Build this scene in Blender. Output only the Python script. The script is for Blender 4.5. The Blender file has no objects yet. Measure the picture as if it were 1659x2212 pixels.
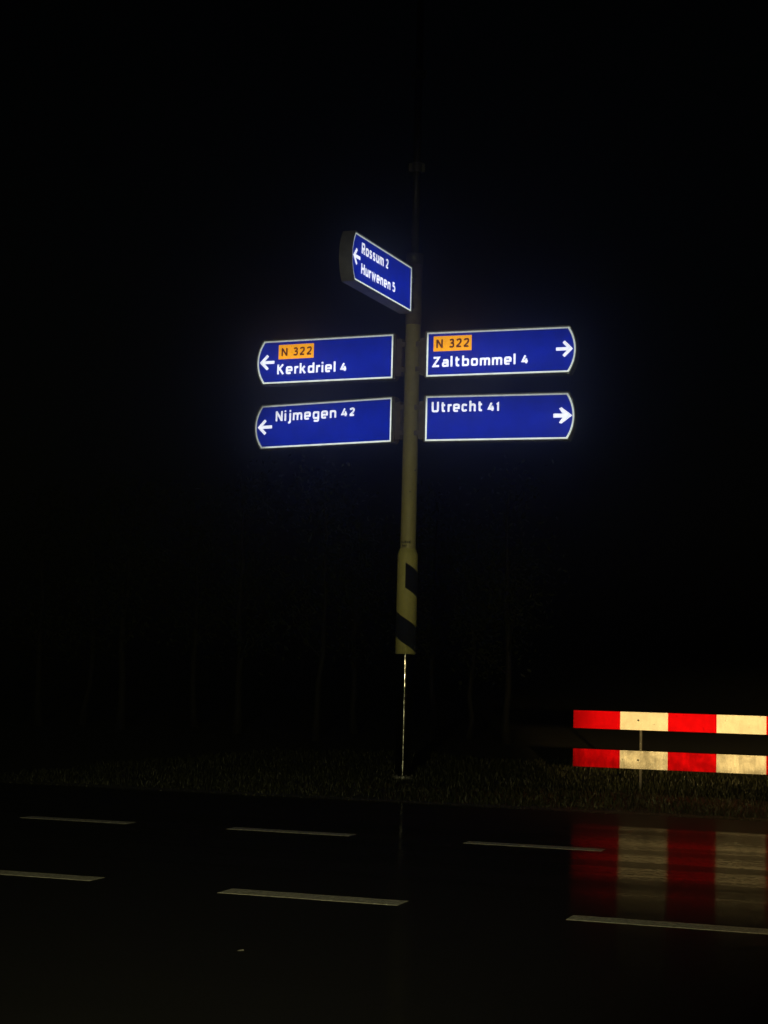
import bpy, bmesh, math, random
import numpy as np
from mathutils import Vector, Matrix

random.seed(7)
rng = np.random.default_rng(11)
rad = math.radians
sc = bpy.context.scene
COL = sc.collection

# ---------------------------------------------------------------- camera
cam_d = bpy.data.cameras.new("camera")
cam = bpy.data.objects.new("camera", cam_d)
COL.objects.link(cam)
cam_d.sensor_fit = 'HORIZONTAL'
cam_d.sensor_width = 36.0
cam_d.lens = 36.0 * 3600.0 / 1659.0
cam_d.clip_start = 0.05
cam_d.clip_end = 3000
PITCH, ROLL = rad(5.47), rad(1.42)
fw = Vector((0, math.cos(PITCH), math.sin(PITCH)))
up = Vector((0, -math.sin(PITCH), math.cos(PITCH)))
rt = Vector((1, 0, 0))
rt2 = math.cos(ROLL) * rt + math.sin(ROLL) * up
up2 = -math.sin(ROLL) * rt + math.cos(ROLL) * up
mw = Matrix((rt2, up2, -fw)).transposed().to_4x4()
mw.translation = Vector((0, 0, 1.2))
cam.matrix_world = mw
sc.camera = cam

# ---------------------------------------------------------------- night sky and moonlight
world = bpy.data.worlds.new("World")
sc.world = world
world.use_nodes = True
wn = world.node_tree
for n in list(wn.nodes):
    wn.nodes.remove(n)
wo = wn.nodes.new('ShaderNodeOutputWorld')
bg = wn.nodes.new('ShaderNodeBackground')
sky = wn.nodes.new('ShaderNodeTexSky')
sky.sky_type = 'NISHITA'
sky.sun_disc = False
sky.sun_elevation = rad(2)
sky.sun_rotation = rad(200)
wn.links.new(sky.outputs[0], bg.inputs['Color'])
bg.inputs['Strength'].default_value = 0.0004
wn.links.new(bg.outputs[0], wo.inputs['Surface'])

# ---------------------------------------------------------------- headlight that lights the place, and an added barrier spot
def spot(name, loc, target, watts, size, blend, color, radius):
    d = bpy.data.lights.new(name, 'SPOT')
    d.energy = watts
    d.spot_size = rad(size)
    d.spot_blend = blend
    d.color = color
    d.shadow_soft_size = radius
    o = bpy.data.objects.new(name, d)
    COL.objects.link(o)
    o.location = loc
    o.rotation_euler = (Vector(target) - Vector(loc)).to_track_quat('-Z', 'Y').to_euler()
    return o

spot("headlight_ahead", (-1.2, -0.8, 1.2), (0.3, 18.0, 0.75), 2000, 40, 1.0, (1.0, 0.92, 0.44), 0.09)
def beam_pattern(lamp, el, az, spill):
    """beam shaped to keep the added spot on the barrier boards: soft limits in elevation and azimuth (tangents), with a little spill"""
    d = lamp.data
    d.use_nodes = True
    nt = d.node_tree
    em = nt.nodes['Emission']
    g = nt.nodes.new('ShaderNodeNewGeometry')
    sp = nt.nodes.new('ShaderNodeSeparateXYZ')
    nt.links.new(g.outputs['Incoming'], sp.inputs[0])
    def mth(op, a, b):
        m = nt.nodes.new('ShaderNodeMath'); m.operation = op
        for i, v in enumerate((a, b)):
            if isinstance(v, (int, float)): m.inputs[i].default_value = v
            else: nt.links.new(v, m.inputs[i])
        return m.outputs[0]
    def step(x, a, b, lo, hi):
        m = nt.nodes.new('ShaderNodeMapRange'); m.interpolation_type = 'SMOOTHSTEP'
        nt.links.new(x, m.inputs[0])
        for q, v in zip((1, 2, 3, 4), (a, b, lo, hi)): m.inputs[q].default_value = v
        return m.outputs[0]
    e = mth('DIVIDE', sp.outputs[2], sp.outputs[1])
    a = mth('DIVIDE', sp.outputs[0], sp.outputs[1])
    k = mth('MULTIPLY', step(e, el[0], el[1], 0.0, 1.0), step(e, el[2], el[3], 1.0, 0.0))
    k = mth('MULTIPLY', k, step(a, az[0], az[1], 0.0, 1.0))
    k = mth('ADD', mth('MULTIPLY', k, 1.0 - spill), spill)
    nt.links.new(k, em.inputs['Strength'])

fill = spot("barrier_fill", (1.3, -1.0, 1.2), (4.0, 17.1, 1.2), 31000, 22, 1.0, (1.0, 0.66, 0.23), 0.06)  # added spot, stands in for the boards' retro-reflection
beam_pattern(fill, (-0.066, -0.042, -0.012, 0.014), (0.026, 0.060), 0.065)

sc.view_settings.view_transform = 'Standard'
sc.view_settings.look = 'None'
sc.view_settings.exposure = 0.0
sc.view_settings.gamma = 1.0

# ================================================================= helpers
def tag(o, label=None, cat=None, group=None, kind=None):
    if label: o["label"] = label
    if cat: o["category"] = cat
    if group: o["group"] = group
    if kind: o["kind"] = kind
    return o

def empty(name, loc, rz=0.0):
    o = bpy.data.objects.new(name, None)
    COL.objects.link(o)
    o.location = loc
    o.rotation_euler = (0, 0, rz)
    o.empty_display_size = 0.2
    return o

def link_mesh(name, me, mat, parent=None, smooth=False):
    o = bpy.data.objects.new(name, me)
    COL.objects.link(o)
    if mat is not None:
        me.materials.append(mat)
    if smooth:
        for p in me.polygons:
            p.use_smooth = True
    if parent is not None:
        o.parent = parent
    return o

def build(name, bm, mat, parent=None, smooth=False):
    me = bpy.data.meshes.new(name)
    bm.normal_update()
    bm.to_mesh(me)
    bm.free()
    return link_mesh(name, me, mat, parent, smooth)

def add_box(bm, x0, x1, y0, y1, z0, z1, bevel=0.0):
    r = bmesh.ops.create_cube(bm, size=1.0)
    for v in r['verts']:
        v.co.x = x0 + (v.co.x + 0.5) * (x1 - x0)
        v.co.y = y0 + (v.co.y + 0.5) * (y1 - y0)
        v.co.z = z0 + (v.co.z + 0.5) * (z1 - z0)
    if bevel > 0:
        es = list({e for v in r['verts'] for e in v.link_edges})
        bmesh.ops.bevel(bm, geom=es, offset=bevel, segments=2, affect='EDGES', profile=0.7)

def add_lathe(bm, prof, n=40, cx=0.0, cy=0.0, caps=True):
    rings = []
    for (r, z) in prof:
        rings.append([bm.verts.new((cx + r * math.sin(2 * math.pi * i / n), cy - r * math.cos(2 * math.pi * i / n), z)) for i in range(n)])
    for a, b in zip(rings, rings[1:]):
        for i in range(n):
            j = (i + 1) % n
            bm.faces.new((a[i], a[j], b[j], b[i]))
    if caps:
        bm.faces.new(list(reversed(rings[0])))
        bm.faces.new(rings[-1])

def add_tube(bm, pts, radii, n=8):
    rings = []
    for i, p in enumerate(pts):
        a = pts[max(i - 1, 0)]
        b = pts[min(i + 1, len(pts) - 1)]
        d = (Vector(b) - Vector(a)).normalized()
        u = d.orthogonal().normalized()
        w = d.cross(u)
        rings.append([bm.verts.new(Vector(p) + (u * math.cos(2 * math.pi * k / n) + w * math.sin(2 * math.pi * k / n)) * radii[i]) for k in range(n)])
    for a, b in zip(rings, rings[1:]):
        # match rings by nearest start to keep the tube from twisting
        off = min(range(n), key=lambda s: (a[0].co - b[s].co).length)
        for k in range(n):
            bm.faces.new((a[k], a[(k + 1) % n], b[(k + 1 + off) % n], b[(k + off) % n]))
    bm.faces.new(list(reversed(rings[0])))
    bm.faces.new(rings[-1])

def add_prism(bm, outline, y0, y1):
    """outline: list of (x, z) counter-clockwise seen from -Y; y0 the front, y1 the back."""
    f = [bm.verts.new((x, y0, z)) for x, z in outline]
    b = [bm.verts.new((x, y1, z)) for x, z in outline]
    bm.faces.new(f)
    bm.faces.new(list(reversed(b)))
    n = len(outline)
    for i in range(n):
        j = (i + 1) % n
        bm.faces.new((f[j], f[i], b[i], b[j]))

# ================================================================= materials
def new_mat(name):
    m = bpy.data.materials.new(name)
    m.use_nodes = True
    nt = m.node_tree
    return m, nt, nt.nodes['Principled BSDF']

def N(nt, typ, **kw):
    n = nt.nodes.new(typ)
    for k, v in kw.items():
        if k in n.inputs:
            n.inputs[k].default_value = v
        else:
            setattr(n, k, v)
    return n

def ramp(nt, fac, stops):
    r = nt.nodes.new('ShaderNodeValToRGB')
    e = r.color_ramp.elements
    while len(e) < len(stops):
        e.new(0.5)
    for i, (p, c) in enumerate(stops):
        e[i].position = p
        e[i].color = (c, c, c, 1) if not isinstance(c, (tuple, list)) else (*c, 1)
    nt.links.new(fac, r.inputs[0])
    return r.outputs[0]

def math_node(nt, op, a, b=None, clamp=False):
    m = nt.nodes.new('ShaderNodeMath')
    m.operation = op
    m.use_clamp = clamp
    for i, v in enumerate((a, b)):
        if v is None:
            continue
        if isinstance(v, (int, float)):
            m.inputs[i].default_value = v
        else:
            nt.links.new(v, m.inputs[i])
    return m.outputs[0]

def simple_mat(name, color, rough=0.5, metal=0.0, var=0.25, scale=12.0, bump=0.0, color2=None, coat=0.0):
    m, nt, p = new_mat(name)
    tc = N(nt, 'ShaderNodeTexCoord')
    nz = N(nt, 'ShaderNodeTexNoise', Scale=scale, Detail=6.0, Roughness=0.6)
    nt.links.new(tc.outputs['Object'], nz.inputs['Vector'])
    c2 = color2 or tuple(c * (1 - var) for c in color)
    col = ramp(nt, nz.outputs['Fac'], [(0.35, c2), (0.62, color)])
    nt.links.new(col, p.inputs['Base Color'])
    p.inputs['Roughness'].default_value = rough
    p.inputs['Metallic'].default_value = metal
    p.inputs['Coat Weight'].default_value = coat
    if bump:
        b = N(nt, 'ShaderNodeBump', Strength=bump, Distance=0.01)
        nt.links.new(nz.outputs['Fac'], b.inputs['Height'])
        nt.links.new(b.outputs[0], p.inputs['Normal'])
    return m

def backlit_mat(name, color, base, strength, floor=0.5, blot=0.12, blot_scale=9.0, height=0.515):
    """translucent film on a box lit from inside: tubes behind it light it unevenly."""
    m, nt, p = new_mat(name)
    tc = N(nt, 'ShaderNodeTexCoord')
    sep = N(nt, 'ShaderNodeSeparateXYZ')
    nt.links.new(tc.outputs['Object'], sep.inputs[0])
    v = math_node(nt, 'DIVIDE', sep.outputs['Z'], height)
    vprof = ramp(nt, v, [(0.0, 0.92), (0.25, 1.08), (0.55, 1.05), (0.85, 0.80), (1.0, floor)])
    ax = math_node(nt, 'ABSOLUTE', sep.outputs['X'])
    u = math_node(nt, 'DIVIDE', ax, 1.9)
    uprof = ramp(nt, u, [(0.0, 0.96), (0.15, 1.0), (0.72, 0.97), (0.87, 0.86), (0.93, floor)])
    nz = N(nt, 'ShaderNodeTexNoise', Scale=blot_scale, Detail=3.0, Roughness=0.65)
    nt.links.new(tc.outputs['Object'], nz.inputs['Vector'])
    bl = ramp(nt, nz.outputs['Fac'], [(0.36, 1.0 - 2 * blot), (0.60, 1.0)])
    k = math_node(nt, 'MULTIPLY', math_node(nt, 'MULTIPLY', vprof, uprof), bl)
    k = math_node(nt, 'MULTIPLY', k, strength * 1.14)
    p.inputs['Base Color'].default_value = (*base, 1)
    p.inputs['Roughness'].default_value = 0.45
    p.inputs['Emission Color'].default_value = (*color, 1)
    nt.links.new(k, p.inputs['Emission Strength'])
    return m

M = {}
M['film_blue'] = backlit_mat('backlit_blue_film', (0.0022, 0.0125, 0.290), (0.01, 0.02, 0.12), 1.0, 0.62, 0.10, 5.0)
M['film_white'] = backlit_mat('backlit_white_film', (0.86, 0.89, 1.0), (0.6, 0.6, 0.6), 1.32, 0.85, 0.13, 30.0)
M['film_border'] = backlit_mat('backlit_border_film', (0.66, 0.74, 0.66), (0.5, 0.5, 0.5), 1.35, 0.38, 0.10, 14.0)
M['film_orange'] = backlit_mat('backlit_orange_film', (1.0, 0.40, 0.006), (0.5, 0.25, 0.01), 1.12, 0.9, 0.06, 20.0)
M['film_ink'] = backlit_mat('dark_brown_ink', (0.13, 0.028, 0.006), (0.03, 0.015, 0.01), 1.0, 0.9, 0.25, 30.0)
M['housing'] = simple_mat('sign_housing_aluminium', (0.38, 0.39, 0.36), 0.5, 0.1, 0.3, 6.0)
M['bracket'] = simple_mat('bracket_steel', (0.30, 0.26, 0.24), 0.55, 0.1, 0.35, 10.0)
M['cream'] = simple_mat('cream_pole_paint', (0.60, 0.55, 0.30), 0.5, 0.0, 0.14, 16.0, 0.05)
M['cream_low'] = simple_mat('cream_sleeve_paint', (0.68, 0.64, 0.26), 0.55, 0.0, 0.12, 18.0, 0.05)
M['black_band'] = simple_mat('black_band_film', (0.009, 0.012, 0.032), 0.95, 0.0, 0.3, 20.0)
M['galv'] = simple_mat('galvanised_steel', (0.42, 0.42, 0.40), 0.45, 0.5, 0.3, 30.0)
M['dark_mast'] = simple_mat('weathered_mast_steel', (0.11, 0.11, 0.10), 0.5, 0.3, 0.3, 8.0)

M['dull_post'] = simple_mat('dull_barrier_post', (0.055, 0.055, 0.05), 0.7, 0.0, 0.4, 25.0)

def wet_black_mat():
    m, nt, p = new_mat('wet_bare_steel')
    tc = N(nt, 'ShaderNodeTexCoord')
    mp = N(nt, 'ShaderNodeMapping')
    mp.inputs['Scale'].default_value = (30, 30, 9)
    nt.links.new(tc.outputs['Object'], mp.inputs[0])
    nz = N(nt, 'ShaderNodeTexNoise', Scale=1.0, Detail=8.0, Roughness=0.7)
    nt.links.new(mp.outputs[0], nz.inputs['Vector'])
    p.inputs['Metallic'].default_value = 0.97
    tg = nt.nodes.new('ShaderNodeTangent')
    tg.direction_type = 'RADIAL'
    tg.axis = 'Z'
    nt.links.new(tg.outputs[0], p.inputs['Tangent'])
    p.inputs['Anisotropic'].default_value = 0.92
    p.inputs['Anisotropic Rotation'].default_value = 0.25      # drawn round the tube
    sep = N(nt, 'ShaderNodeSeparateXYZ')
    nt.links.new(tc.outputs['Object'], sep.inputs[0])
    mp2 = N(nt, 'ShaderNodeMapping')
    mp2.inputs['Scale'].default_value = (6, 6, 34)
    nt.links.new(tc.outputs['Object'], mp2.inputs[0])
    rid = N(nt, 'ShaderNodeTexNoise', Scale=1.0, Detail=5.0, Roughness=0.65)
    nt.links.new(mp2.outputs[0], rid.inputs['Vector'])
    low = ramp(nt, math_node(nt, 'DIVIDE', sep.outputs['Z'], 1.4), [(0.0, 0.9), (0.46, 1.0), (0.56, 0.12), (0.66, 0.0)])   # drips and blisters towards the ground
    hh = math_node(nt, 'MULTIPLY', rid.outputs['Fac'], low)
    rust = ramp(nt, rid.outputs['Fac'], [(0.42, (0.007, 0.007, 0.006)), (0.70, (0.13, 0.13, 0.12))])
    nt.links.new(rust, p.inputs['Base Color'])
    rg = math_node(nt, 'ADD', math_node(nt, 'MULTIPLY', low, 0.17), ramp(nt, nz.outputs['Fac'], [(0.35, 0.035), (0.7, 0.06)]))
    nt.links.new(rg, p.inputs['Roughness'])
    b = N(nt, 'ShaderNodeBump', Strength=1.0, Distance=0.0008)
    nt.links.new(hh, b.inputs['Height'])
    nt.links.new(b.outputs[0], p.inputs['Normal'])
    return m
M['wet_black'] = wet_black_mat()

RA = rad(-18.6)                       # direction of the road
RD = Vector((math.cos(RA), math.sin(RA), 0))
RN = Vector((-math.sin(RA), math.cos(RA), 0))
def road_pt(s, n, z=0.0):
    q = RD * s + RN * n
    return Vector((q.x, q.y, z))

def asphalt_mat():
    m, nt, p = new_mat('wet_asphalt')
    tc = N(nt, 'ShaderNodeTexCoord')
    rot = N(nt, 'ShaderNodeMapping')
    rot.inputs['Rotation'].default_value = (0, 0, -RA)
    nt.links.new(tc.outputs['Object'], rot.inputs[0])
    def noise(sx, sy, detail, rough=0.6):
        mp = N(nt, 'ShaderNodeMapping')
        mp.inputs['Scale'].default_value = (sx, sy, 1)
        nt.links.new(rot.outputs[0], mp.inputs[0])
        z = N(nt, 'ShaderNodeTexNoise', Scale=1.0, Detail=detail, Roughness=rough)
        nt.links.new(mp.outputs[0], z.inputs['Vector'])
        return z.outputs['Fac']
    ruts = noise(0.10, 1.6, 4.0)          # films of water drawn out along the traffic
    streak = noise(0.5, 7.0, 5.0)
    grain = noise(90, 90, 2.0)
    ripple = noise(3.0, 42.0, 4.0, 0.7)    # texture the traffic has drawn out
    speck = noise(20, 48, 3.0, 0.75)       # stones standing out of the water film
    col = ramp(nt, grain, [(0.3, (0.006, 0.006, 0.0065)), (0.75, (0.022, 0.021, 0.022))])
    nt.links.new(col, p.inputs['Base Color'])
    p.inputs['Roughness'].default_value = 0.8
    p.inputs['Specular IOR Level'].default_value = 0.12
    b0 = N(nt, 'ShaderNodeBump', Strength=0.5, Distance=0.004)
    nt.links.new(grain, b0.inputs['Height'])
    nt.links.new(b0.outputs[0], p.inputs['Normal'])
    # the water film between the stones
    film = nt.nodes.new('ShaderNodeBsdfPrincipled')
    film.inputs['Base Color'].default_value = (0.008, 0.008, 0.008, 1)
    film.inputs['IOR'].default_value = 1.33
    wet = math_node(nt, 'ADD', math_node(nt, 'MULTIPLY', ruts, 0.7), math_node(nt, 'MULTIPLY', streak, 0.3))
    nt.links.new(ramp(nt, wet, [(0.34, 0.070), (0.66, 0.14)]), film.inputs['Roughness'])
    b = N(nt, 'ShaderNodeBump', Strength=0.10, Distance=0.006)
    nt.links.new(ripple, b.inputs['Height'])
    nt.links.new(b.outputs[0], film.inputs['Normal'])
    cover = math_node(nt, 'ADD', math_node(nt, 'MULTIPLY', wet, 0.55), math_node(nt, 'MULTIPLY', speck, 0.45))
    cover = ramp(nt, cover, [(0.41, 0.36), (0.50, 0.16), (0.58, 0.03)])
    sepr = N(nt, 'ShaderNodeSeparateXYZ')
    nt.links.new(rot.outputs[0], sepr.inputs[0])
    nn_ = math_node(nt, 'ADD', sepr.outputs['Y'], math_node(nt, 'MULTIPLY', math_node(nt, 'SUBTRACT', streak, 0.5), 0.55))
    lanes = ramp(nt, math_node(nt, 'DIVIDE', nn_, 20.0), [(0.30, 0.35), (0.455, 0.50), (0.468, 1.0), (1.0, 1.0)])   # drier near lane
    refl_cut = ramp(nt, math_node(nt, 'DIVIDE', nn_, 20.0), [(0.678, 0.0), (0.688, 0.86)])  # water film thinned by the verge to trim the barrier's reflection
    from_s = ramp(nt, math_node(nt, 'ADD', math_node(nt, 'MULTIPLY', math_node(nt, 'ADD', sepr.outputs['X'], math_node(nt, 'MULTIPLY', ruts, 1.5)), 0.1), 0.5), [(0.13, 0.0), (0.20, 1.0)])
    refl_cut = math_node(nt, 'SUBTRACT', 1.0, math_node(nt, 'MULTIPLY', refl_cut, from_s))
    cover = math_node(nt, 'MULTIPLY', math_node(nt, 'MULTIPLY', cover, lanes), refl_cut)
    mixs = nt.nodes.new('ShaderNodeMixShader')
    nt.links.new(cover, mixs.inputs[0])
    nt.links.new(p.outputs[0], mixs.inputs[1])
    nt.links.new(film.outputs[0], mixs.inputs[2])
    nt.links.new(mixs.outputs[0], nt.nodes['Material Output'].inputs['Surface'])
    return m
M['asphalt'] = asphalt_mat()
M['marking'] = simple_mat('worn_road_marking', (0.80, 0.79, 0.70), 0.6, 0.0, 0.55, 38.0, 0.9)
M['concrete'] = simple_mat('edge_concrete', (0.07, 0.065, 0.055), 0.7, 0.0, 0.5, 9.0, 0.2)
M['soil'] = simple_mat('verge_soil', (0.014, 0.014, 0.006), 0.9, 0.0, 0.5, 3.0, 0.3)
M['bark'] = simple_mat('tree_bark', (0.015, 0.013, 0.010), 0.8, 0.0, 0.6, 7.0, 0.4)

def leaf_mat(name, c1, c2, rough=0.55):
    m, nt, p = new_mat(name)
    tc = N(nt, 'ShaderNodeTexCoord')
    nz = N(nt, 'ShaderNodeTexNoise', Scale=2.2, Detail=4.0)
    nt.links.new(tc.outputs['Object'], nz.inputs['Vector'])
    nt.links.new(ramp(nt, nz.outputs['Fac'], [(0.38, c1), (0.64, c2)]), p.inputs['Base Color'])
    p.inputs['Roughness'].default_value = rough
    return m
M['grass'] = leaf_mat('wet_verge_grass', (0.013, 0.016, 0.004), (0.033, 0.036, 0.010))
M['leaf'] = leaf_mat('dark_leaves', (0.012, 0.018, 0.006), (0.035, 0.045, 0.016))

def plank_mat(name, soil_amt, stain=0.0):
    """retro-reflecting plank: 0.5 m red and white fields along X, dirt and scuffs."""
    m, nt, p = new_mat(name)
    tc = N(nt, 'ShaderNodeTexCoord')
    sep = N(nt, 'ShaderNodeSeparateXYZ')
    nt.links.new(tc.outputs['Object'], sep.inputs[0])
    f = math_node(nt, 'FRACT', sep.outputs['X'])
    white = math_node(nt, 'GREATER_THAN', f, 0.5)
    blot = N(nt, 'ShaderNodeTexNoise', Scale=5.0, Detail=6.0, Roughness=0.7)
    nt.links.new(tc.outputs['Object'], blot.inputs['Vector'])
    mp = N(nt, 'ShaderNodeMapping')
    mp.inputs['Scale'].default_value = (22, 1, 4)
    nt.links.new(tc.outputs['Object'], mp.inputs[0])
    runs = N(nt, 'ShaderNodeTexNoise', Scale=1.0, Detail=4.0, Roughness=0.6)
    nt.links.new(mp.outputs[0], runs.inputs['Vector'])
    spot_n = N(nt, 'ShaderNodeTexVoronoi', Scale=13.0)
    nt.links.new(tc.outputs['Object'], spot_n.inputs['Vector'])
    d1 = ramp(nt, blot.outputs['Fac'], [(0.40, 1.0 - soil_amt), (0.62, 1.0)])
    d2 = ramp(nt, runs.outputs['Fac'], [(0.36, 1.0 - 0.5 * soil_amt), (0.55, 1.0)])
    d3 = ramp(nt, spot_n.outputs['Distance'], [(0.05, 0.45), (0.11, 1.0)])
    d = math_node(nt, 'MULTIPLY', math_node(nt, 'MULTIPLY', d1, d2), d3)
    if stain:      # a broad dirty patch in front of the first post
        away = math_node(nt, 'MULTIPLY', math_node(nt, 'ABSOLUTE', math_node(nt, 'SUBTRACT', sep.outputs['X'], 0.78)), 2.2)
        d = math_node(nt, 'MULTIPLY', d, ramp(nt, math_node(nt, 'ADD', away, math_node(nt, 'MULTIPLY', blot.outputs['Fac'], 0.3)), [(0.15, 1.0 - stain), (0.65, 1.0)]))
    mix = N(nt, 'ShaderNodeMix', data_type='RGBA')
    nt.links.new(white, mix.inputs[0])
    mix.inputs[6].default_value = (0.62, 0.0025, 0.006, 1)
    mix.inputs[7].default_value = (0.80, 0.78, 0.70, 1)
    mul = N(nt, 'ShaderNodeMix', data_type='RGBA', blend_type='MULTIPLY')
    mul.inputs[0].default_value = 1.0
    nt.links.new(mix.outputs[2], mul.inputs[6])
    nt.links.new(d, mul.inputs[7])
    nt.links.new(mul.outputs[2], p.inputs['Base Color'])
    p.inputs['Specular IOR Level'].default_value = 0.0
    p.inputs['Roughness'].default_value = 0.55
    return m
# ================================================================= ground, road, markings
EDGE = 14.95
def ground_height(s, n):
    t = np.clip((n - EDGE) / 1.2, 0, 1)
    z = -0.017 + 0.020 * t * t * (3 - 2 * t)
    t2 = np.clip((n - 21.0) / 4.0, 0, 1)
    z = z + t2 * t2 * (3 - 2 * t2) * (0.10 + 0.06 * np.sin(s * 0.35 + 1.0))
    z = z + t * 0.018 * np.sin(s * 1.7 + n * 0.9) * np.sin(n * 1.3 - s * 0.4)
    return z

def grid_mesh(name, S, Nn, hf, mat, off=0.0):
    ss, nn = np.meshgrid(S, Nn)
    z = hf(ss, nn) + off
    x = RD.x * ss + RN.x * nn
    y = RD.y * ss + RN.y * nn
    co = np.stack([x, y, z], -1).reshape(-1, 3)
    a, b = len(S), len(Nn)
    idx = np.arange(a * b).reshape(b, a)
    q = np.stack([idx[:-1, :-1], idx[:-1, 1:], idx[1:, 1:], idx[1:, :-1]], -1).reshape(-1, 4)
    me = bpy.data.meshes.new(name)
    me.from_pydata(co.tolist(), [], q.tolist())
    return link_mesh(name, me, mat, None, True)

S_ax = np.concatenate([[-260, -120, -60, -30], np.arange(-16, 16.1, 0.5), [30, 60, 120, 260]])
N_ax = np.concatenate([[-200, -100, -20, 0, 10, 14.6], np.arange(14.95, 30, 0.35), [34, 40, 60, 100, 300]])
tag(grid_mesh('ground', S_ax, N_ax, ground_height, M['soil']), kind='structure')

def road_sheet(name, s0, s1, n0, n1, z, mat, ds=None):
    bm = bmesh.new()
    vs = [bm.verts.new(road_pt(s, n, z)) for s, n in ((s0, n0), (s1, n0), (s1, n1), (s0, n1))]
    bm.faces.new(vs)
    return build(name, bm, mat)
def wavy_edge_road():
    bm = bmesh.new()
    ss = [-250, -60, -20] + [x * 0.25 for x in range(-40, 41)] + [20, 60, 250]
    prev = None
    for s in ss:
        e = EDGE + 0.03 * math.sin(s * 2.1) + 0.02 * math.sin(s * 5.3 + 1)
        a = bm.verts.new(road_pt(s, -190, 0.0))
        c = bm.verts.new(road_pt(s, 11.95, 0.0))
        b = bm.verts.new(road_pt(s, e, -0.0042 * (e - 11.95)))     # slight crossfall to the verge
        if prev:
            bm.faces.new((prev[0], a, c, prev[1]))
            bm.faces.new((prev[1], c, b, prev[2]))
        prev = (a, c, b)
    return build('road', bm, M['asphalt'])
rd = wavy_edge_road()
for pl in rd.data.polygons:
    pl.use_smooth = False
tag(rd, kind='structure')

def to_sn(x, y):
    v = Vector((x, y, 0))
    return v.dot(RD), v.dot(RN)

def dash_mesh(name, s0, s1, nc, w, seed):
    r = random.Random(seed)
    bm = bmesh.new()
    k = 24
    lo, hi = [], []
    for i in range(k + 1):
        s = s0 + (s1 - s0) * i / k
        lo.append((s, nc - w / 2 + r.uniform(-0.004, 0.004)))
        hi.append((s, nc + w / 2 + r.uniform(-0.004, 0.004)))
    bot = [bm.verts.new(road_pt(s, n, 0.0004)) for s, n in lo + hi[::-1]]
    top = [bm.verts.new(road_pt(s, n, 0.0016)) for s, n in lo + hi[::-1]]
    m = len(top)
    for i in range(k):
        bm.faces.new((top[i], top[i + 1], top[m - 2 - i], top[m - 1 - i]))
    for i in range(m):
        j = (i + 1) % m
        bm.faces.new((bot[i], bot[j], top[j], top[i]))
    o = build(name, bm, M['marking'])
    return o

# farther row and nearer row of dashes, measured where the photo shows them
def dash_row(x_pairs, group, names):
    for k, (x0, y0, x1, y1, wd, shown) in enumerate(x_pairs):
        s0, n0 = to_sn(x0, y0)
        s1, n1 = to_sn(x1, y1)
        o = dash_mesh('road_dash', s0, s1, (n0 + n1) / 2, wd, 10 + k + len(names) * 7)
        tag(o, names[k], 'road marking', group, 'structure')

dash_row([(-2.759, 13.16, -1.858, 12.96, 0.16, 1), (-1.101, 12.68, -0.165, 12.42, 0.16, 1), (0.645, 12.09, 1.588, 11.78, 0.16, 1)],
         'dashes of the farther lane line',
         ['farther white dash on the wet road near the left frame edge',
          'farther white dash on the wet road just left of the pole reflection',
          'farther white dash reaching into the red reflection of the barrier'])
dash_row([(-2.55, 9.87, -1.563, 9.50, 0.17, 1), (-0.800, 9.19, 0.141, 8.82, 0.19, 1), (0.984, 8.50, 2.02, 8.11, 0.17, 1)],
         'dashes of the nearer lane line',
         ['nearer white dash cut by the left frame edge',
          'brightest nearer white dash crossing below the signpost',
          'nearer white dash cut by the right frame edge below the reflections'])

# flush concrete strip along the road edge
bm = bmesh.new()
prev = None
for i in range(-60, 61):
    s = i * 0.2
    e = EDGE + 0.045 + 0.012 * math.sin(s * 3.1)
    a = bm.verts.new(road_pt(s, e, -0.006))
    b = bm.verts.new(road_pt(s, e + 0.07, 0.002))
    if prev:
        bm.faces.new((prev[0], a, b, prev[1]))
    prev = (a, b)
tag(build('kerb_strip', bm, M['concrete']), kind='structure')

# ---------------------------------------------------------------- grass of the verge
def grass(name, count, srange, nrange, hrange, mat, power=1.0):
    s = rng.uniform(*srange, count)
    n = nrange[0] + (nrange[1] - nrange[0]) * rng.uniform(0, 1, count) ** power
    clump = 0.55 + 0.45 * np.sin(s * 2.3 + 1.7 * np.sin(n * 1.9)) * np.sin(n * 2.7 + 0.6 * s)
    keep = rng.uniform(0, 1, count) < (0.35 + 0.65 * clump)
    ps, pn = to_sn(0.284, 18.98)          # trodden bare ring round the post foot
    keep &= np.hypot(s - ps, n - pn) > 0.24
    s, n, clump = s[keep], n[keep], clump[keep]
    count = len(s)
    h = rng.uniform(*hrange, count) * (0.55 + 0.6 * clump)
    edge = np.clip((n - EDGE) / 0.5, 0.35, 1.0)
    h = h * edge
    z = ground_height(s, n) - 0.005
    base = np.stack([RD.x * s + RN.x * n, RD.y * s + RN.y * n, z], -1)
    ang = rng.uniform(0, 2 * np.pi, count)
    side = np.stack([np.cos(ang), np.sin(ang), np.zeros(count)], -1)
    la = rng.uniform(0, 2 * np.pi, count)
    lean = np.stack([np.cos(la), np.sin(la), np.zeros(count)], -1) * (h * rng.uniform(0.1, 0.8, count))[:, None]
    w = rng.uniform(0.003, 0.007, count)[:, None]
    upv = np.array([0, 0, 1.0])
    v0 = base - side * w
    v1 = base + side * w
    mid = base + lean * 0.35 + upv * (h * 0.6)[:, None]
    v2 = mid + side * w * 0.7
    v3 = mid - side * w * 0.7
    v4 = base + lean + upv * h[:, None]
    co = np.stack([v0, v1, v2, v3, v4], 1).reshape(-1, 3)
    i = np.arange(count)[:, None] * 5
    faces = (i + np.array([[0, 1, 2, 3]])).tolist() + (i + np.array([[3, 2, 4]])).tolist()
    me = bpy.data.meshes.new(name)
    me.from_pydata(co.tolist(), [], faces)
    return link_mesh(name, me, mat)
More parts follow.
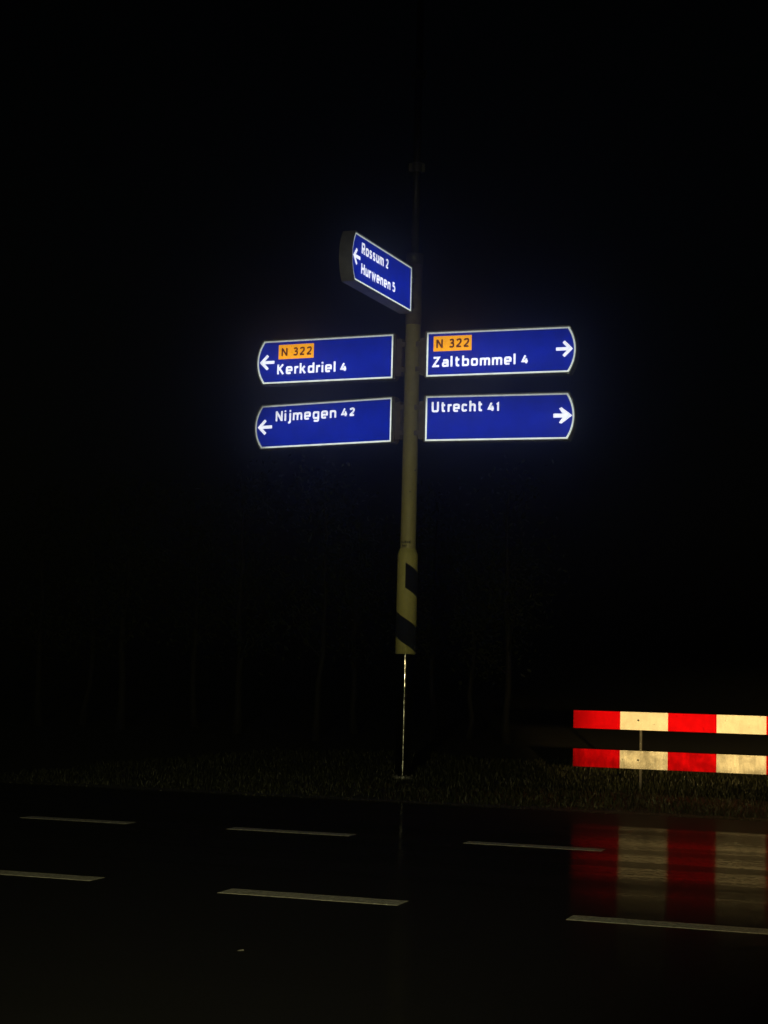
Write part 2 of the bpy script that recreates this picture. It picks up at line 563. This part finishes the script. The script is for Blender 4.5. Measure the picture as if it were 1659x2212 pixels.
g = grass('verge_grass', 90000, (-9.5, 5.5), (EDGE + 0.03, 23.0), (0.02, 0.085), M['grass'], 1.5)
tag(g, 'dark wet grass of the verge between road and trees', 'grass', None, 'stuff')

# ================================================================= signpost
PX, PY = 0.284, 18.98
post = empty('signpost', (PX, PY, 0.0))
tag(post, 'tall cream signpost with black spiral bands, dark wet foot and thin mast on top', 'signpost')

bm = bmesh.new(); add_lathe(bm, [(0.088, 0.0395), (0.088, 0.7), (0.088, 1.4), (0.088, 2.52)], 48, caps=False)
build('foot_shaft', bm, M['wet_black'], post, True)
bm = bmesh.new(); add_lathe(bm, [(0.125, -0.03), (0.125, 0.032), (0.120, 0.037), (0.090, 0.039)], 40)
flange = build('base_flange', bm, M['galv'], post)
for k in range(6):
    a = rad(20 + 60 * k)
    bm = bmesh.new(); add_lathe(bm, [(0.014, 0.037), (0.014, 0.052), (0.010, 0.056)], 6, 0.106 * math.sin(a), -0.106 * math.cos(a))
    build('bolt', bm, M['dark_mast'], flange)

SR = 0.1165
bm = bmesh.new()
add_lathe(bm, [(SR - 0.003, 1.50), (SR - 0.003, 1.405), (SR, 1.405), (SR, 2.530), (SR - 0.004, 2.545), (0.094, 2.596), (0.0885, 2.602)], 64, caps=False)
sleeve = build('sleeve', bm, M['cream_low'], post, True)
def band(t0, t1, ztop0, drop, thick):
    """spiral strip wrapped on the sleeve; angles from the camera side, rightwards positive"""
    bm = bmesh.new()
    k = 80
    r = SR + 0.0025
    prev = None
    for i in range(k + 1):
        t = t0 + (t1 - t0) * i / k
        zt = ztop0 - drop * (t - t0)
        zb = zt - thick
        zt = min(max(zt, 1.4055), 2.529); zb = min(max(zb, 1.4055), 2.529)
        a = bm.verts.new((r * math.sin(t), -r * math.cos(t), zt))
        b = bm.verts.new((r * math.sin(t), -r * math.cos(t), zb))
        if prev and (zt > zb + 1e-4):
            bm.faces.new((prev[1], b, a, prev[0]))
        prev = (a, b)
    return build('black_band', bm, M['black_band'], sleeve, True)
band(rad(-12), rad(190), 2.440, 0.0755, 0.287)
band(rad(-168), rad(172), 1.915 + 0.0755 * rad(78), 0.0755, 0.289)

bm = bmesh.new()
add_lathe(bm, [(0.0885, 2.602), (0.0885, 3.78), (0.0865, 3.80), (0.0865, 5.195)], 48, caps=False)
upper = build('upper_pole', bm, M['cream'], post, True)
# worn, unreadable stencil above the sleeve
bm = bmesh.new()
rs = random.Random(4)
for (z, t0, t1) in ((2.672, -62, 12), (2.629, -52, -14)):
    t = t0
    while t < t1:
        w = rs.uniform(4, 8)
        hh = rs.uniform(0.016, 0.032)
        zo = z + rs.uniform(-0.006, 0.006)
        r = 0.0893
        vs = []
        for (tt, zz) in ((t, zo - hh / 2), (t + w, zo - hh / 2), (t + w, zo + hh / 2), (t, zo + hh / 2)):
            vs.append(bm.verts.new((r * math.sin(rad(tt)), -r * math.cos(rad(tt)), zz)))
        bm.faces.new(vs)
        t += w + rs.uniform(1, 5)
build('worn_stencil', bm, M['black_band'], upper)
for (z, t) in ((3.25, 5), (3.50, 42)):
    bm = bmesh.new()
    x, y = 0.089 * math.sin(rad(t)), -0.089 * math.cos(rad(t))
    add_lathe(bm, [(0.008, -0.004), (0.008, 0.004), (0.004, 0.007)], 8)
    bmesh.ops.rotate(bm, verts=bm.verts, cent=(0, 0, 0), matrix=Matrix.Rotation(rad(90), 3, 'X'))
    bmesh.ops.rotate(bm, verts=bm.verts, cent=(0, 0, 0), matrix=Matrix.Rotation(rad(t), 3, 'Z'))
    bmesh.ops.translate(bm, verts=bm.verts, vec=(x, y, z))
    build('bolt', bm, M['black_band'], upper)
bm = bmesh.new(); add_lathe(bm, [(0.0865, 5.195), (0.094, 5.20), (0.094, 5.90)], 48)
build('top_section', bm, M['bracket'], post, True)
bm = bmesh.new(); add_lathe(bm, [(0.104, 5.90), (0.104, 6.02), (0.098, 6.032), (0.052, 6.04)], 40)
build('pole_cap', bm, M['dark_mast'], post, True)
bm = bmesh.new(); add_lathe(bm, [(0.046, 6.04), (0.046, 7.4), (0.043, 8.2), (0.040, 9.95), (0.012, 9.98)], 28)
mast = build('mast', bm, M['dark_mast'], post, True)
for z in (7.06, 8.18):
    bm = bmesh.new()
    add_lathe(bm, [(0.050, z - 0.055), (0.066, z - 0.055), (0.066, z + 0.055), (0.050, z + 0.055)], 28)
    add_box(bm, -0.095, -0.055, -0.025, 0.025, z - 0.05, z + 0.05, 0.004)
    add_box(bm, 0.055, 0.095, -0.025, 0.025, z - 0.05, z + 0.05, 0.004)
    build('collar', bm, M['galv'], mast)

# ================================================================= lit direction signs
# stroke letters drawn after the rounded road-sign face: centre lines with cap height 1, 'c' = curve, 's' = straight
BOWL = [(.21, .65), (.40, .65), (.42, .50), (.42, .24), (.40, .09), (.21, .09), (.02, .09), (0, .24), (0, .50), (.02, .65), (.21, .65)]
def arch(x0, w): return ('c', [(x0, .34), (x0, .50), (x0 + .06, .65), (x0 + w * .55, .66), (x0 + w, .64), (x0 + w, .42), (x0 + w, .20), (x0 + w, 0)])
V = lambda x, z0, z1: ('s', [(x, z0), (x, z1)])
GLYPH = {
 'o': [('c', BOWL)],
 'a': [('c', [(.03, .60), (.14, .65), (.30, .66), (.40, .60), (.40, .42), (.40, .2), (.40, 0)]),
       ('c', [(.40, .40), (.20, .40), (.02, .40), (0, .22), (.02, .08), (.22, .08), (.40, .14)])],
 'b': [V(0, 0, 1.03), ('c', BOWL)], 'd': [V(.42, 0, 1.03), ('c', BOWL)],
 'g': [('c', BOWL), ('c', [(.42, .72), (.42, .4), (.42, .02), (.40, -.20), (.20, -.20), (.03, -.17)])],
 'e': [('c', [(.03, .36), (.22, .36), (.44, .36), (.44, .36), (.45, .52), (.42, .67), (.22, .68), (.02, .67), (0, .52), (0, .24), (.02, .08), (.22, .07), (.36, .09)])],
 'c': [('c', [(.38, .59), (.24, .66), (.02, .66), (0, .48), (0, .26), (.02, .08), (.24, .08), (.38, .15)])],
 'r': [V(0, 0, .74), ('c', [(0, .38), (.01, .56), (.10, .66), (.28, .65)])],
 'k': [V(0, 0, 1.03), ('s', [(.38, .72), (.07, .37)]), ('s', [(.15, .42), (.42, .0)])],
 'i': [V(0, 0, .74), V(0, .87, 1.04)],
 'j': [('c', [(.12, .74), (.12, .3), (.12, -.04), (.10, -.20), (-.06, -.20)]), V(.12, .87, 1.04)],
 'l': [V(0, 0, 1.03)],
 'm': [V(0, 0, .74), arch(0, .34), arch(.34, .34)], 'n': [V(0, 0, .74), arch(0, .40)],
 'h': [V(0, 0, 1.03), arch(0, .40)],
 'u': [V(.40, 0, .74), ('c', [(0, .74), (0, .5), (0, .26), (.01, .09), (.18, .08), (.33, .09), (.40, .24), (.40, .38)])],
 's': [('c', [(.35, .60), (.22, .66), (.03, .66), (.0, .48), (.10, .40), (.27, .34), (.38, .24), (.32, .08), (.14, .08), (0, .13)])],
 't': [('c', [(.11, .94), (.11, .6), (.11, .22), (.13, .08), (.33, .09)]), ('s', [(0, .66), (.33, .66)])],
 'w': [('s', [(0, .74), (.16, .05), (.33, .68), (.50, .05), (.66, .74)])],
 'R': [V(0, 0, 1), ('c', [(0, .91), (.18, .91), (.44, .93), (.47, .70), (.44, .47), (.18, .49), (0, .49)]), ('s', [(.24, .47), (.46, 0)])],
 'H': [V(0, 0, 1), V(.48, 0, 1), ('s', [(0, .52), (.48, .52)])],
 'K': [V(0, 0, 1), ('s', [(.44, 1), (.05, .46)]), ('s', [(.14, .56), (.47, 0)])],
 'N': [V(0, 0, 1), V(.48, 0, 1), ('s', [(.02, .94), (.46, .06)])],
 'Z': [('s', [(.02, .91), (.46, .91), (.02, .09), (.49, .09)])],
 'U': [('c', [(0, 1), (0, .7), (0, .30), (.02, .08), (.24, .08), (.46, .08), (.48, .30), (.48, .7), (.48, 1)])],
 '1': [('s', [(0, .76), (.16, .90), (.16, 0)])],
 '2': [('c', [(.02, .82), (.18, .93), (.48, .95), (.52, .68), (.40, .48), (.12, .20), (.0, .10), (.0, .10)]), ('s', [(0, .09), (.54, .09)])],
 '3': [('c', [(.02, .86), (.18, .93), (.42, .92), (.42, .62), (.30, .53), (.12, .53)]), ('c', [(.14, .53), (.34, .53), (.46, .40), (.42, .08), (.18, .07), (0, .13)])],
 '4': [('s', [(.36, 1), (.02, .27), (.64, .27)]), V(.46, 0, .62)],
 '5': [('s', [(.40, .91), (.06, .91), (.05, .50)]), ('c', [(.04, .52), (.22, .60), (.45, .54), (.46, .20), (.36, .07), (.14, .07), (0, .13)])],
}
def chaikin(p, k=3):
    for _ in range(k):
        q = [p[0]]
        for a, b in zip(p, p[1:]):
            q += [(a[0] * .75 + b[0] * .25, a[1] * .75 + b[1] * .25), (a[0] * .25 + b[0] * .75, a[1] * .25 + b[1] * .75)]
        q.append(p[-1])
        p = q
    return p

def text_mesh(body, x0, x1, zb, zt, weight, y, gap=0.12):
    """one word of stroke letters fitted to x0..x1 and to baseline zb, cap height zt"""
    cap = zt - zb
    pen, strokes = 0.0, []
    for ch in body:
        gl = GLYPH[ch]
        w = max(max(p[0] for p in st[1]) for st in gl)
        strokes += [(k, [(pen + p[0], p[1]) for p in pts]) for k, pts in gl]
        pen += w + weight + (gap if ch != 'r' else gap - 0.11)
    width = pen - weight - gap
    t = weight * cap
    kx = ((x1 - x0) - t) / width if width > 0.05 else 1.0
    bm = bmesh.new()
    for si, (kind, pts) in enumerate(strokes):
        p = [Vector((x0 + t / 2 + a * kx, zb + b * cap)) for a, b in (chaikin(pts) if kind == 'c' else pts)]
        q = [p[0]]
        for v in p[1:]:
            if (v - q[-1]).length > 1e-5:
                q.append(v)
        p = q
        yy = y - 0.00015 * (si % 9)
        prev = None
        n = len(p)
        closed = (p[0] - p[-1]).length < 1e-4
        for i in range(n):
            d0 = (p[i] - p[i - 1]).normalized() if i > 0 else ((p[-1] - p[-2]).normalized() if closed else None)
            d1 = (p[i + 1] - p[i]).normalized() if i < n - 1 else ((p[1] - p[0]).normalized() if closed else None)
            d0 = d0 or d1
            d1 = d1 or d0
            n0, n1 = Vector((-d0.y, d0.x)), Vector((-d1.y, d1.x))
            m = (n0 + n1)
            m = m.normalized() if m.length > 1e-4 else n0
            k = min(1.0 / max(m.dot(n0), 0.25), 2.2) * t / 2
            a = bm.verts.new((p[i].x + m.x * k, yy, p[i].y + m.y * k))
            b = bm.verts.new((p[i].x - m.x * k, yy, p[i].y - m.y * k))
            if prev:
                bm.faces.new((prev[0], prev[1], b, a))
            prev = (a, b)
    me = bpy.data.meshes.new('lettering')
    bm.normal_update()
    bm.to_mesh(me)
    bm.free()
    return me

def arc_outline(L, h, nose, grow, sgn, inner=None, k=16):
    """board outline in (x, z), square at the pole end and bowed at the nose"""
    g0 = grow if inner is None else inner
    pts = [(-g0, -grow), (L, -grow)]
    R = (h * h / 4 + nose * nose) / (2 * nose)
    amax = math.asin(min(1.0, (h / 2) / R))
    cx = L + nose - R
    for i in range(k + 1):
        a = -amax + 2 * amax * i / k
        pts.append((cx + (R + grow) * math.cos(a), h / 2 + (h / 2 + grow) * math.sin(a) / math.sin(amax)))
    pts += [(L, h + grow), (-g0, h + grow)]
    ded = []
    for q in pts:
        if not ded or (abs(q[0] - ded[-1][0]) + abs(q[1] - ded[-1][1])) > 1e-5:
            ded.append(q)
    pts = ded
    if sgn < 0:
        pts = [(-x, z) for x, z in reversed(pts)]
    return pts

def chevron(tip, zc, sgn, barb_dx, barb_dz, tail, w):
    """arrow of two strokes and a tail; x grows along the board, sgn mirrors it"""
    d = Vector((barb_dx, barb_dz)).normalized()
    # outline, tip to the +x side
    e = w / 2
    ux, uz = d.x, d.y
    px = w / uz                                # horizontal thickness of a barb
    bx, bz = tip - barb_dx, barb_dz
    out = [(tip, 0), (bx, bz), (bx - w * uz, bz - w * ux * 0.9)]
    zi = e
    xi = tip - px - zi * ux / uz
    out += [(xi, zi), (tip - tail, zi), (tip - tail, -zi), (xi, -zi), (bx - w * uz, -bz + w * ux * 0.9), (bx, -bz)]
    out = [(x, zc + z) for x, z in out]
    # counter-clockwise seen from the front for +x arrows
    out = out if sgn > 0 else [(-x, z) for x, z in reversed(out)]
    return out

def solid_arrow(tip, zc, sgn, barb_dx, barb_dz, tail, w):
    e = w / 2
    out = [(tip, 0), (tip - barb_dx, barb_dz), (tip - barb_dx - 0.028, barb_dz - 0.012), (tip - barb_dx + 0.012, e),
           (tip - tail, e), (tip - tail, -e), (tip - barb_dx + 0.012, -e), (tip - barb_dx - 0.028, -barb_dz + 0.012), (tip - barb_dx, -barb_dz)]
    out = [(x, zc + z) for x, z in out]
    return out if sgn > 0 else [(-x, z) for x, z in reversed(out)]

def flat(name, outline, y, mat, parent):
    bm = bmesh.new()
    vs = [bm.verts.new((x, y, z)) for x, z in outline]
    f = bm.faces.new(vs)
    bm.normal_update()
    if f.normal.y > 0:
        f.normal_flip()
    bmesh.ops.triangulate(bm, faces=list(bm.faces))
    return build(name, bm, mat, parent)

DEPTH = 0.14
def direction_sign(label, loc, az, right, L, h, nose, words, arrow, badge=None, bracket_len=0.10):
    sgn = 1 if right else -1
    root = empty('direction_sign', loc, az if right else az - math.pi)
    tag(root, label, 'direction sign', 'lit blue direction signs on the post')
    # housing: shallow metal box with a lip round the lit face
    bm = bmesh.new()
    add_prism(bm, arc_outline(L, h, nose, 0.014, sgn), 0.006, DEPTH)
    build('housing', bm, M['housing'], root)
    # lip of the housing in front: a ring
    o1 = arc_outline(L, h, nose, 0.014, sgn)
    o2 = arc_outline(L, h, nose, 0.001, sgn)
    bm = bmesh.new()
    m = len(o1)
    A = [bm.verts.new((x, 0.004, z)) for x, z in o1]
    A2 = [bm.verts.new((x, -0.008, z)) for x, z in o1]
    B2 = [bm.verts.new((x, -0.008, z)) for x, z in o2]
    B = [bm.verts.new((x, 0.004, z)) for x, z in o2]
    for i in range(m):
        j = (i + 1) % m
        for P, Q in ((A, A2), (A2, B2), (B2, B)):
            bm.faces.new((P[i], P[j], Q[j], Q[i]))
    bmesh.ops.recalc_face_normals(bm, faces=list(bm.faces))
    build('face_lip', bm, M['housing'], root)
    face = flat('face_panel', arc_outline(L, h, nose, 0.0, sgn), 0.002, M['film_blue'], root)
    bw = 0.019
    o1 = arc_outline(L, h, nose, -0.001, sgn)
    o2 = arc_outline(L, h, nose, -bw, sgn)
    bm = bmesh.new()
    A = [bm.verts.new((x, -0.0005, z)) for x, z in o1]
    B = [bm.verts.new((x, -0.0005, z)) for x, z in o2]
    for i in range(len(o1)):
        j = (i + 1) % len(o1)
        f = bm.faces.new((A[i], A[j], B[j], B[i]))
    bmesh.ops.recalc_face_normals(bm, faces=list(bm.faces))
    build('border', bm, M['film_border'], face)
    bm = None
    # words
    for (body, u0, u1, zb, zt, bold) in words:
        x0, x1 = sorted((sgn * u0, sgn * u1))
        link_mesh('lettering', text_mesh(body, x0, x1, zb, zt, bold, -0.0015), M['film_white'], face)
    flat('arrow', arrow(sgn), -0.0015, M['film_white'], face)
    if badge:
        (u0, u1, z0, z1), (nu0, nu1, nb, nt_) = badge
        x0, x1 = sorted((sgn * u0, sgn * u1))
        bd = flat('route_badge', [(x0, z0), (x1, z0), (x1, z1), (x0, z1)], -0.0012, M['film_orange'], face)
        wN = 0.175
        a0, a1 = sorted((sgn * nu0, sgn * nu1))
        W = a1 - a0
        link_mesh('route_number', text_mesh('N', a0, a0 + 0.20 * W, nb, nt_, 0.21, -0.0026), M['film_ink'], bd)
        link_mesh('route_number', text_mesh('322', a0 + 0.375 * W, a1, nb, nt_, 0.21, -0.0026), M['film_ink'], bd)
    # bracket: end plate, arm plates and clamp straps reaching for the pole
    bm = bmesh.new()
    def bx(u0, u1, y0, y1, z0, z1, bv=0.003):
        a, b = sorted((sgn * u0, sgn * u1))
        add_box(bm, a, b, y0, y1, z0, z1, bv)
    bx(-0.030, -0.0145, 0.010, DEPTH - 0.01, 0.0, h)
    bx(-0.030 - bracket_len * 0.62, -0.031, 0.035, DEPTH - 0.02, 0.03, h - 0.05)
    build('bracket', bm, M['bracket'], root)
    for zc in (0.10, h - 0.12):
        bm = bmesh.new()
        bx(-0.030 - bracket_len, -0.0315, 0.022, 0.032, zc - 0.028, zc + 0.028)
        bx(-0.030 - bracket_len, -0.0315, DEPTH - 0.018, DEPTH - 0.008, zc - 0.028, zc + 0.028)
        bx(-0.030 - bracket_len - 0.012, -0.030 - bracket_len, 0.022, DEPTH - 0.008, zc - 0.028, zc + 0.028)
        build('clamp_arm', bm, M['bracket'], root)
    return root

BO = 0.198
BD = 0.235
def stdarrow(tip, zc):
    return lambda sgn: chevron(tip, zc, sgn, 0.094, 0.094, 0.192, 0.036)
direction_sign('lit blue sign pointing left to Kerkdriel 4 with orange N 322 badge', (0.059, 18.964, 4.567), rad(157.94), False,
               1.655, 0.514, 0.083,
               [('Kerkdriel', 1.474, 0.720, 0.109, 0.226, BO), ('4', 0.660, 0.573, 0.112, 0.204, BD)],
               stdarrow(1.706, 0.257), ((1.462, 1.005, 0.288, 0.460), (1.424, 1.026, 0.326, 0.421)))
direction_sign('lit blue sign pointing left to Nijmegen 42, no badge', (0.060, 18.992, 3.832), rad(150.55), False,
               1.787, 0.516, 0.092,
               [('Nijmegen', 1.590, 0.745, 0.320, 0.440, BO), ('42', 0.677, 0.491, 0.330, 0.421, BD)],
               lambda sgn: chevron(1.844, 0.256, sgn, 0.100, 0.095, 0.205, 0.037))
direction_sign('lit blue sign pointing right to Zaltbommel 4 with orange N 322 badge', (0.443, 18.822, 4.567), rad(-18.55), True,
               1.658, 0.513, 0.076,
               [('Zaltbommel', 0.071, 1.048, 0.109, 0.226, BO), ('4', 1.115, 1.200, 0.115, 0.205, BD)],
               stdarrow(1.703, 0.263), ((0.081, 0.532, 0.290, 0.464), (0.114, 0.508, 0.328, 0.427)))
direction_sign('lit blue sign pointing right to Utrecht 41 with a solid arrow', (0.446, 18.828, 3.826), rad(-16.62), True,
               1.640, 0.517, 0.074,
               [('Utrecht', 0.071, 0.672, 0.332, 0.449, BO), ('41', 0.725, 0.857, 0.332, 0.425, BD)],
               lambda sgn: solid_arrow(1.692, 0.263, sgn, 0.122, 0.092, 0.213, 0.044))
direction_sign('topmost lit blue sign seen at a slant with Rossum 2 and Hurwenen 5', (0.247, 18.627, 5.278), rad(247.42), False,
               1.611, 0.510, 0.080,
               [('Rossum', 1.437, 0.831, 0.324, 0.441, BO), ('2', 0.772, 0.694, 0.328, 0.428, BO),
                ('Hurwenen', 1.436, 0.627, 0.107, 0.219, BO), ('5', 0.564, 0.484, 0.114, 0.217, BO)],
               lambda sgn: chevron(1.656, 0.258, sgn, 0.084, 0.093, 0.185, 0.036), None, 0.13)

# ================================================================= road barrier
BAZ = rad(-20.62)
bar = empty('road_barrier', (2.051, 17.696, 0.0), BAZ)
tag(bar, 'red and white striped two-board barrier standing in the dark verge', 'barrier')
NF = 8
def plank(name, z1, mat):
    bm = bmesh.new()
    add_box(bm, 0.0, 0.5 * NF, 0.0, 0.028, z1 - 0.186, z1, 0.003)
    return build(name, bm, mat, bar)
upb = plank('barrier_board', 0.846, plank_mat('striped_sheeting', 0.16))
low = plank('barrier_board', 0.446, plank_mat('soiled_striped_sheeting', 0.48, 0.30))
low["label"] = 'lower barrier board, dirtier than the upper'
for x in (0.712, 3.20):
    bm = bmesh.new()
    add_box(bm, x - 0.012, x + 0.012, 0.029, 0.055, -0.05, 0.82, 0.003)
    build('post', bm, M['dull_post'], bar)
    for brd, zz in ((upb, 0.846 - 0.085), (low, 0.446 - 0.095)):
        bm = bmesh.new()
        add_lathe(bm, [(0.011, 0.0), (0.011, 0.005), (0.006, 0.008)], 10)
        bmesh.ops.rotate(bm, verts=bm.verts, cent=(0, 0, 0), matrix=Matrix.Rotation(rad(90), 3, 'X'))
        bmesh.ops.translate(bm, verts=bm.verts, vec=(x - 0.02, 0.0005, zz))
        build('bolt', bm, M['dull_post'], brd)

# ================================================================= litter speck on the road
bm = bmesh.new()
vs = [bm.verts.new(v) for v in ((-0.016, 0, 0.001), (-0.004, -0.011, 0.002), (0.014, -0.002, 0.002), (0.010, 0.012, 0.005), (-0.006, 0.013, 0.003), (0, 0.001, 0.004))]
for i in range(5):
    bm.faces.new((vs[i], vs[(i + 1) % 5], vs[5]))
lf = build('litter_scrap', bm, M['marking'])
lf.location = (-0.563, 7.242, 0.0015)
tag(lf, 'tiny pale scrap lying alone on the wet road', 'litter')

# ================================================================= trees beyond the verge
def tree(label, x, y, height, r0, seed, leaves, lean=0.0):
    height, r0, leaves = height * 0.62, r0 * 0.8, int(leaves * 0.8)
    r = random.Random(seed)
    s, n = to_sn(x, y)
    z0 = float(ground_height(np.array([s]), np.array([n]))[0]) - 0.05
    root = empty('tree', (x, y, z0))
    tag(root, label, 'tree', 'thin trees in the dark beyond the verge')
    bm = bmesh.new()
    k = 9
    pts, rr = [], []
    wx, wy = r.uniform(-0.4, 0.4), r.uniform(-0.4, 0.4)
    for i in range(k + 1):
        t = i / k
        pts.append(Vector((lean * t * height + wx * math.sin(3.0 * t) * 0.3 + r.uniform(-0.03, 0.03), wy * math.sin(2.4 * t) * 0.3, t * height)))
        rr.append(r0 * (1 - 0.85 * t) + 0.008)
    rr[0] *= 1.35
    add_tube(bm, pts, rr, 10)
    tips = []
    for b in range(11):
        t = r.uniform(0.28, 0.95)
        i = min(int(t * k), k - 1)
        p0 = pts[i].lerp(pts[i + 1], t * k - i)
        a = r.uniform(0, 2 * math.pi)
        ln = height * r.uniform(0.14, 0.28) * (1.15 - t * 0.7)
        d = Vector((math.cos(a), math.sin(a), r.uniform(0.5, 1.2))).normalized()
        p1 = p0 + d * ln * 0.5 + Vector((0, 0, 0.05))
        p2 = p0 + d * ln + Vector((r.uniform(-.15, .15), r.uniform(-.15, .15), 0.25 * ln))
        br = max(0.012, rr[i] * 0.4)
        add_tube(bm, [p0, p1, p2], [br, br * 0.6, br * 0.2], 6)
        tips += [p1, p2, p1.lerp(p2, 0.5)]
        for q in range(2):
            a2 = r.uniform(0, 2 * math.pi)
            p3 = p1 + Vector((math.cos(a2), math.sin(a2), r.uniform(0.2, 1))) * ln * 0.35
            add_tube(bm, [p1, p3], [br * 0.4, br * 0.12], 5)
            tips.append(p3)
    build('trunk', bm, M['bark'], root, True)
    co, fc = [], []
    for q in range(leaves):
        c = r.choice(tips)
        c = c + Vector((r.gauss(0, 0.26), r.gauss(0, 0.26), r.gauss(0, 0.22)))
        a = Vector((r.uniform(-1, 1), r.uniform(-1, 1), r.uniform(-1, 1))).normalized()
        b = a.orthogonal().normalized()
        l, w = r.uniform(0.035, 0.07), r.uniform(0.018, 0.032)
        i0 = len(co)
        co += [c - a * l, c + b * w, c + a * l, c - b * w]
        fc.append((i0, i0 + 1, i0 + 2, i0 + 3))
    me = bpy.data.meshes.new('crown')
    me.from_pydata([tuple(v) for v in co], [], fc)
    link_mesh('crown', me, M['leaf'], root)
    return root

tree('leftmost thin tree in the dark, at the left frame edge', -5.75, 28.4, 6.4, 0.07, 1, 1400, 0.010)
tree('pair-forming thin tree, second from the left frame edge', -5.15, 29.3, 5.8, 0.06, 2, 1200, -0.012)
tree('slanting thin tree, third from the left frame edge', -4.30, 28.0, 6.9, 0.08, 3, 1500, 0.03)
tree('fourth dark tree from the left, above the left lane dash', -3.30, 30.2, 6.0, 0.07, 4, 1300, 0.0)
tree('fifth dark tree from the left, under the Nijmegen sign tip', -2.45, 28.8, 7.2, 0.08, 5, 1500, -0.01)
tree('faint upright trunk midway between left signs and post foot', -1.02, 27.3, 7.0, 0.065, 6, 1500, 0.004)
tree('dark tree just left of the post foot', -0.45, 30.6, 6.3, 0.07, 7, 1300, 0.012)
tree('dark tree just right of the post foot', 0.98, 29.0, 6.6, 0.07, 8, 1400, -0.005)
tree('dark tree halfway from post foot to barrier', 1.62, 29.8, 5.9, 0.06, 9, 1200, 0.02)
tree('forked looking tree left of the barrier end', 2.15, 28.2, 6.8, 0.075, 10, 1500, -0.016)

# ---------------------------------------------------------------- haze added for the glow round signs and barrier
hm = bpy.data.materials.new('glow_haze')
hm.use_nodes = True
hn = hm.node_tree
hn.nodes.remove(hn.nodes['Principled BSDF'])
pv = hn.nodes.new('ShaderNodeVolumePrincipled')
pv.inputs['Color'].default_value = (0.78, 0.90, 1.0, 1)
pv.inputs['Density'].default_value = 0.011
pv.inputs['Anisotropy'].default_value = 0.955          # scatters mostly forward
hn.links.new(pv.outputs[0], hn.nodes['Material Output'].inputs['Volume'])
bm = bmesh.new()
add_box(bm, -420, 420, -420, 420, -1.6, 11.5)
tag(build('haze', bm, hm), kind='stuff')
